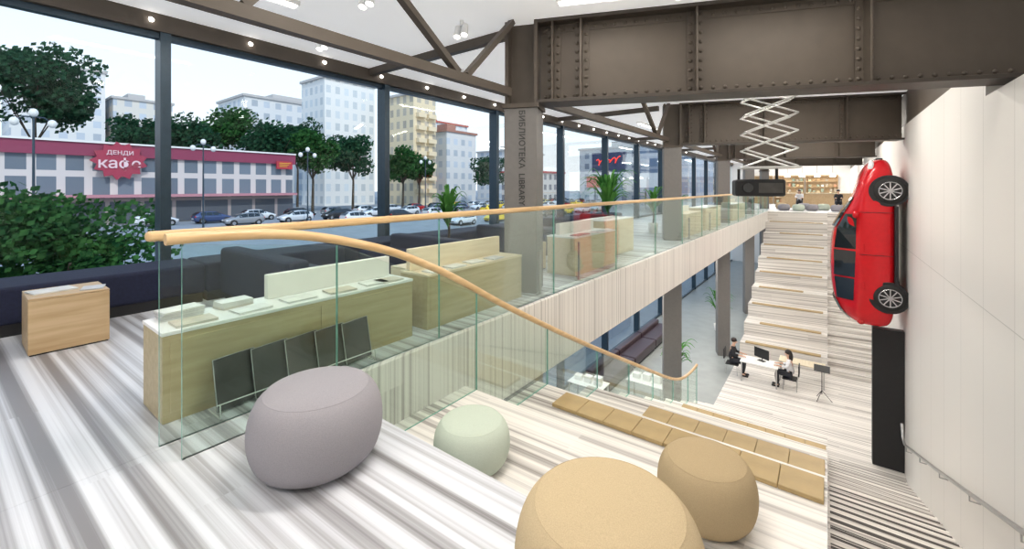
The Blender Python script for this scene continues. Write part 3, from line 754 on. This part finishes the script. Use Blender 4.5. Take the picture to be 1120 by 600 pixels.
# ------------------------------------------------------------------ people
def skin_obj(name,pts,edges,m,parent,root=0,sub=2):
    me=bpy.data.meshes.new(name); me.from_pydata([p[:3] for p in pts],edges,[]); me.materials.append(m)
    o=bpy.data.objects.new(name,me); COL.objects.link(o); o.parent=parent
    sk=o.modifiers.new('skin','SKIN')
    d=me.skin_vertices[0].data if me.skin_vertices else None
    if d is None: return o
    for i,p in enumerate(pts): d[i].radius=(p[3],p[3]); d[i].use_root=(i==root)
    sk.use_smooth_shade=True
    s=o.modifiers.new('sub','SUBSURF'); s.levels=sub; s.render_levels=sub
    return o
def person(loc,rz,lab,top,bot,longhair=True):
    e=empty('person',loc,lab,'person',rotz=rz)
    P=[(0,0,.54,.125),(0,0,.72,.105),(.03,0,.93,.125),(.05,0,1.08,.05),(.07,0,1.15,.055),(.085,0,1.22,.085),(.085,0,1.29,.078)]
    E=[(0,1),(1,2),(2,3),(3,4),(4,5),(5,6)]
    for s in(-1,1):
        b=len(P)
        P+=[(.03,s*.165,1.0,.052),(.10,s*.21,.80,.042),(.33,s*.15,.785,.028),(.40,s*.14,.78,.028)]
        E+=[(2,b),(b,b+1),(b+1,b+2),(b+2,b+3)]
        pal=b+3
        for j,(dy,l) in enumerate([(-.026,.07),(-.009,.08),(.009,.075),(.026,.06)]):
            q=len(P); P+=[(.43,s*.14+dy,.782,.009),(.40+l,s*.14+dy*1.2,.775,.008),(.41+l*1.2,s*.14+dy*1.2,.762,.007)]
            E+=[(pal,q),(q,q+1),(q+1,q+2)]
        q=len(P); P+=[(.40,s*.14-s*.04,.78,.010),(.43,s*.14-s*.058,.77,.008)]; E+=[(pal,q),(q,q+1)]
        b=len(P)
        P+=[(.04,s*.09,.53,.085),(.42,s*.10,.52,.06),(.40,s*.10,.28,.05),(.38,s*.10,.09,.036),(.46,s*.10,.045,.034),(.54,s*.10,.035,.025)]
        E+=[(0,b),(b,b+1),(b+1,b+2),(b+2,b+3),(b+3,b+4),(b+4,b+5)]
    skin_obj('body',P,E,M['skin'],e)
    S=[(0,0,.52,.15),(0,0,.72,.13),(.03,0,.94,.15),(.045,0,1.05,.07)]; SE=[(0,1),(1,2),(2,3)]
    for s in(-1,1):
        b=len(S); S+=[(.03,s*.17,1.0,.066),(.10,s*.215,.80,.055),(.26,s*.17,.79,.042)]; SE+=[(2,b),(b,b+1),(b+1,b+2)]
    skin_obj('top',S,SE,top,e)
    T=[(0,0,.52,.145)]; TE=[]
    for s in(-1,1):
        b=len(T); T+=[(.05,s*.09,.53,.1),(.42,s*.10,.52,.075),(.40,s*.10,.28,.062),(.38,s*.10,.1,.05)]; TE+=[(0,b),(b,b+1),(b+1,b+2),(b+2,b+3)]
        MB().box(-.07,.17,-.045,.045,0,.07).obj('shoe',M['black'],parent=e,bevel=.03,loc=(.40,s*.10,0))
    skin_obj('trousers',T,TE,bot,e)
    h=MB(); h.ell((.065,0,1.29),.105,.098,.095,16,10)
    if longhair: h.ell((-.01,0,1.14),.07,.10,.18,14,9)
    h.obj('hair',M['hair'],parent=e)
    for s in(-1,1): MB().ell((.168,s*.032,1.25),.008,.012,.007).obj('eye',M['black'],parent=e)
    MB().ell((.178,0,1.225),.014,.010,.02).obj('nose',M['skin'],parent=e)
    MB().ell((.165,0,1.185),.008,.022,.006).obj('mouth',M['redl'],parent=e)
def chair(loc,rz,lab):
    e=empty('chair',loc,lab,'chair',rotz=rz)
    MB().box(-.2,.24,-.22,.22,.37,.40).obj('seat',M['black'],parent=e,bevel=.012)
    MB().box(-.27,-.235,-.2,.2,.55,.92).obj('backrest',M['black'],parent=e,bevel=.012)
    for sy in (-.2,.2):
        MB().tube([(-.19,sy,0),(-.19,sy,.37),(-.25,sy,.56)],.011,6).obj('leg',M['steelb'],parent=e)
        MB().tube([(.21,sy,0),(.2,sy,.37)],.011,6).obj('leg',M['steelb'],parent=e)
table(-2.0,17.9,GZ,1.2,.75,.74,'white office desk on the striped lower floor')
table(-.75,18.75,GZ,1.4,.6,.74,'pale birch table behind the white desk','woodl')
chair((-1.05,17.9,GZ),math.pi,'black chair with slim steel legs at the desk')
person((-1.05,17.9,GZ),math.pi,'seated woman with long dark hair in white top at the desk',M['shirtw'],M['jeans'])
chair((-2.95,18.1,GZ),0,'black chair with slim steel legs at the desk')
person((-2.95,18.1,GZ),0,'seated person with dark hair in black top behind the desk',M['shirtb'],M['jeans'],False)
e=empty('monitor',(-1.95,18.0,GZ+.741),'black computer monitor on the white desk','monitor',rotz=-.5)
MB().box(-.28,.28,-.015,.015,.1,.45).obj('screen',M['black'],parent=e,bevel=.005)
MB().cyl((0,.03,.012),(0,.03,.15),.015).obj('stand',M['black'],parent=e); MB().box(-.12,.12,-.08,.08,0,.012).obj('base',M['black'],parent=e)
e=empty('music_stand',(-.15,17.6,GZ),'black folding music stand beside the desk','stand')
MB().cyl((0,0,.2),(0,0,1.0),.012).obj('pole',M['black'],parent=e)
for k in range(3):
    a=k*2.1; MB().tube([(0,0,.32),(math.cos(a)*.28,math.sin(a)*.28,.0)],.009,6).obj('leg',M['black'],parent=e)
MB().box(-.22,.22,-.01,.01,-.14,.14).obj('desk_plate',M['black'],parent=e,loc=(0,0,1.05)).rotation_euler=(math.radians(-60),0,0)

# ------------------------------------------------------------------ far cafe area
e=empty('bar_counter',(-.6,38,0),'wooden service counter in the far cafe','counter')
MB().box(-2.2,2.0,-.35,.35,0,1.05).obj('body',M['wood'],parent=e); MB().box(-2.25,2.05,-.4,.4,1.05,1.1).obj('top',M['cream'],parent=e)
chair((-1.6,36.3,0),-1.57,'black chair in the far cafe'); person((-1.6,36.3,0),-1.57,'seated person in a white top in the far cafe',M['shirtw'],M['jeans'])
chair((.6,36.4,0),-1.57,'black chair in the far cafe'); person((.6,36.4,0),-1.57,'seated person in a black top in the far cafe',M['shirtb'],M['jeans'],False)
shc=[mat('item_colour',c,.5) for c in [(.45,.22,.12),(.35,.30,.22),(.6,.5,.3),(.7,.66,.58),(.25,.3,.22),(.5,.32,.15)]]
for sxx in (-5.2,-2.8,-.4):
    e=empty('shelf_unit',(sxx,45.6,0),'tall oak shelf unit against the far wall','shelf',group='far shelf units')
    b=MB(); b.box(-1.1,1.1,.3,.35,0,2.6)
    for k in range(6): b.box(-1.1,1.1,-.1,.3,.1+k*.48,.13+k*.48)
    b.box(-1.13,-1.1,-.1,.35,0,2.6).box(1.1,1.13,-.1,.35,0,2.6)
    b.obj('frame',M['wood'],parent=e)
    for k in range(5):
        for j in range(7):
            if random.random()<.7:
                x=-.95+j*.3; MB().box(x,x+.2,-.02,.2,.131+k*.48,.131+k*.48+random.uniform(.12,.34)).obj('shelf_goods',random.choice(shc),parent=e)
for x in (-2.4,-1.5,-.6,.3):
    e=empty('pendant_lamp',(x,37.6,CEIL-.001),'small pendant lamp above the service counter','lamp',group='counter pendant lamps')
    MB().cyl((0,0,-1.4),(0,0,0),.01,n=6).obj('cord',M['black'],parent=e)
    MB().lathe([(.18,-1.62),(.15,-1.5),(.04,-1.4)],n=16).obj('lamp_shade',M['emit'],parent=e)

# ------------------------------------------------------------------ outside
b=MB()
xs=[-7.8,-20,-45,-400]; zs=[-5.75,-5.75,-3.0,-3.0]
for i in range(3):
    b.add([(xs[i],-200,zs[i]),(xs[i],500,zs[i]),(xs[i+1],500,zs[i+1]),(xs[i+1],-200,zs[i+1])],[(0,1,2,3)])
b.obj('ground',M['asphalt'],kind='structure')
e=empty('cafe_building',(-75,6.5,-3),'long low cafe building with maroon roof band','building')
mw=facade('cafe_wall',(.62,.57,.56),(.12,.15,.19),2.2,3.1,.35)
mm=mat('maroon_band',(.25,.035,.085),.6); mm2=mat('crimson_sign',(.36,.03,.07),.5); mwht=mat('sign_pale_pink',(.80,.58,.62),.5)
def cb(x0,x1,y0,y1,z0,z1): return (x0+75,x1+75,y0-6.5,y1-6.5,z0+3,z1+3)
MB().box(*cb(-80,-69,-20,33,-3,5.2)).obj('body',mw,parent=e)
MB().box(*cb(-80,-68.6,-20.2,33.3,5.2,6.9)).obj('roof_band',mm,parent=e)
MB().box(*cb(-68.6,-68.4,-20.2,33.3,6.7,6.9)).obj('roof_stripe',M['white'],parent=e)
MB().box(*cb(-69,-67.4,-20,33,.3,.65)).obj('canopy',mat('canopy_pink',(.50,.22,.26),.6),parent=e)
MB().box(*cb(-69,-68.8,-20,33,-2.9,.3)).obj('shopfront',facade('shopfront',(.36,.30,.29),(.07,.08,.10),3.2,3.4,.2),parent=e)
e=empty('cafe_sign',(-68.3,12.2,4.7),'crimson starburst cafe sign with pale lettering','sign')
pts=[]
for i in range(26):
    a=2*math.pi*i/26; q=1.03 if i%2 else .82
    pts.append((2.6*math.cos(a)*q*(1-.10*abs(math.sin(a))),2.25*math.sin(a)*q))
vs=[(0,y,z) for y,z in pts]+[(.2,y,z) for y,z in pts]; n=len(pts)
MB().add(vs,[tuple(range(n))[::-1],tuple(range(n,2*n))]+[(i,(i+1)%n,(i+1)%n+n,i+n) for i in range(n)]).obj('panel',mm2,parent=e)
def fx(x,y,z): return Matrix(((0,0,1,x),(1,0,0,y),(0,1,0,z),(0,0,0,1)))
text('lettering','ДЕНДИ',fx(.22,0,.95),2.4,mwht,parent=e,extrude=.08,bold=.01)
text('lettering','кафе',fx(.22,0,-.35),3.8,mwht,parent=e,extrude=.08,bold=.012)
e=empty('shop_sign',(-68.35,31.4,5.0),'small red shop sign with yellow strokes on the corner','sign')
MB().box(0,.2,-1.2,1.2,-.6,.6).obj('panel',mat('sign_red',(.45,.03,.05),.5),parent=e)
ym=mat('sign_yellow',(.8,.5,.05),.5)
for z in(-.22,.05,.3): MB().box(.2,.26,-.8,.6+z,z-.04,z+.05).obj('yellow_stroke',ym,parent=e)

def building(x0,x1,y0,y1,z1,wall,win,lab,bw=3,rh=3.2,mort=.75,roof=(.5,.48,.47),balc=None):
    e=empty('building',((x0+x1)/2,(y0+y1)/2,-3),lab,'building')
    cx,cy=(x0+x1)/2,(y0+y1)/2; hx,hy=(x1-x0)/2,(y1-y0)/2; H=z1+3
    MB().box(-hx,hx,-hy,hy,0,H).obj('body',facade('facade',wall,win,bw,rh,mort),parent=e)
    rm=mat('roof',roof,.8)
    MB().box(-hx-.4,hx+.4,-hy-.4,hy+.4,H,H+.6).obj('cornice',rm,parent=e)
    MB().box(-hx*.4,hx*.3,-hy*.3,hy*.3,H+.6,H+3).obj('roof_box',rm,parent=e)
    if balc:
        bm=mat('balcony',balc,.6)
        for z in range(1,int(H/3.2)):
            MB().box(hx,hx+1.2,-hy*.8,-hy*.1,z*3.2-.1,z*3.2+1).obj('balcony',bm,parent=e)
            MB().box(hx,hx+1.2,hy*.1,hy*.8,z*3.2-.1,z*3.2+1).obj('balcony',bm,parent=e)
    return e
W=(.76,.75,.73); G=(.42,.46,.51)
building(-175,-150,8,24,31,W,G,'pale multi-storey apartment building beyond the cafe')
building(-172,-150,25.5,38,25,(.72,.68,.62),G,'beige apartment building with a lower roofline')
building(-190,-165,-40,-2,22,(.70,.72,.74),G,'pale multi-storey apartment building beyond the cafe')
building(-140,-122,46,74,25.5,(.74,.74,.74),G,'broad pale apartment block behind the street trees')
building(-108,-97,54,68,28,(.80,.80,.79),(.50,.54,.57),'tall white residential block',2.4,3.0,.6)
building(-94,-83,69.5,77,25,(.76,.64,.44),(.38,.34,.28),'ochre residential block with stacked balconies',2.6,3.2,.65,balc=(.80,.66,.45))
building(-135,-108,98,116,24,(.76,.75,.74),G,'pale office block far down the street',roof=(.5,.14,.1))
building(-96,-84,82,94,17,(.70,.69,.68),G,'pale mid-rise building along the street',roof=(.40,.2,.15))
building(-110,-96,124,150,15,(.73,.72,.71),G,'long pale street building beyond the crossing')
building(-82,-70,104,122,6,(.7,.66,.62),(.14,.14,.17),'low shop row along the street',roof=(.5,.05,.06))
building(-62,-38,118,140,13,(.62,.64,.66),(.22,.26,.32),'wide commercial building with glass front')
building(-36,-24,96,120,14,(.34,.38,.46),(.14,.20,.30),'dark blue commercial building',3,3,.3)
building(-30,-18,130,170,12,(.64,.60,.58),(.16,.18,.22),'low commercial building far down the street')
e=empty('billboard',(-40,90,-3),'roadside billboard with red neon swirl','billboard')
MB().box(-.15,.15,-.15,.15,0,8).obj('post',M['mull'],parent=e)
MB().box(-4,4,-.2,.2,8,12.5).obj('panel',mat('board_blue',(.04,.06,.14),.4),parent=e)
MB().tube([(-2.8+.19*i+.35*math.sin(i*.9),-.35,10.2+(.55+.25*math.cos(i*.23))*math.sin(i*.9+.8)+.02*i) for i in range(30)],.11,8).obj('neon_swirl',mat('neon_red',(.9,.05,.03),.5,emis=(1,.05,.03),estr=1.5),parent=e)
for x,y,c in [(-50,104,(.65,.05,.05)),(-30,86,(.75,.75,.75)),(-60,88,(.05,.12,.35))]:
    e=empty('billboard',(x,y,-3),'plain roadside advertising board on a post','billboard')
    MB().box(-.12,.12,-.12,.12,0,4.5).obj('post',M['mull'],parent=e)
    MB().box(-2.5,2.5,-.15,.15,4.5,7.5).obj('panel',mat('board',c,.5),parent=e)
def tree(x,y,zg,zc,rx,rz,nl,ls,m,lab):
    e=empty('tree',(x,y,zg),lab,'tree')
    hc=zc-zg
    b=MB(); b.tube([(0,0,0),(.1,.05,hc*.5),(0,0,hc)],[.28,.2,.1],8)
    for k in range(6):
        a=k*1.05; b.tube([(0,0,hc*.55),(math.cos(a)*rx*.6,math.sin(a)*rx*.6,hc+rz*.25*math.sin(k*2))],[.1,.04],6)
    b.obj('trunk',M['bark'],parent=e)
    blobs=[(random.uniform(-.6,.6)*rx,random.uniform(-.6,.6)*rx,hc+random.uniform(-.6,.6)*rz,random.uniform(.25,.48)) for _ in range(24)]
    vs=[];fs=[]
    for i in range(nl):
        bx,by,bz,br=random.choice(blobs)
        d=Vector((random.gauss(0,1),random.gauss(0,1),random.gauss(0,1))).normalized()*random.uniform(.55,1.15)
        p=Vector((bx+d.x*br*rx,by+d.y*br*rx,bz+d.z*br*rz))
        a=Vector((random.gauss(0,1),random.gauss(0,1),random.gauss(0,1))).normalized(); c=a.orthogonal().normalized()*ls*random.uniform(.6,1.3); a2=a.cross(c)*.7
        o=len(vs); vs+=[p-c,p-a2,p+c,p+a2]; fs.append((o,o+1,o+2,o+3))
    MB().add(vs,fs).obj('foliage',m,parent=e)
tree(-21.5,2.3,-5.75,-.95,3.3,2.7,10000,.12,M['leaf'],'leafy green tree just outside the window')
tree(-25,-4.6,-5.75,.7,3.8,3.0,9000,.14,M['leaf'],'leafy green tree just outside the window')
tree(-89,7,-3,16,6.8,6,6500,.38,M['leafd'],'dark tall tree rising behind the cafe roof')
tree(-90,-9,-3,15,6.5,6,6000,.38,M['leafd'],'dark tall tree rising behind the cafe roof')
for x,y,zc,r in [(-89,25,9,5.2),(-98,34,13,6),(-88,38,10,5.5),(-98,48,13,5),(-76,40,8,4.8),(-78,49.5,8,4.8),(-74,59,6.5,4.4),(-104,22,11,5.5),(-78,67,6,3.2),(-70,84,6,4.6),(-66,95,5,4.6)]:
    tree(x,y,-3,zc,r,r*.9,4000,.38,M['leafd'] if random.random()<.35 else M['leaf'],'rounded green street tree beyond the parked cars')
for x,y,h in [(-45,3.5,9.5),(-52.5,15.9,9),(-52.5,27,9),(-52,46,9),(-52,64,9)]:
    e=empty('street_lamp',(x,y,-3.0),'grey street lamp with globe heads','street lamp',group='street lamps')
    MB().cyl((0,0,0),(0,0,h),.10,.06,10).obj('pole',M['mull'],parent=e)
    MB().tube([(0,-.9,h-.4),(0,-.5,h),(0,.5,h),(0,.9,h-.4)],.05,6).obj('arm',M['mull'],parent=e)
    for s in(-1,0,1): MB().ell((0,s*.9,h-.4 if s else h+.3),.25,.25,.3).obj('lamp_shade',M['pot'],parent=e)
print('done')
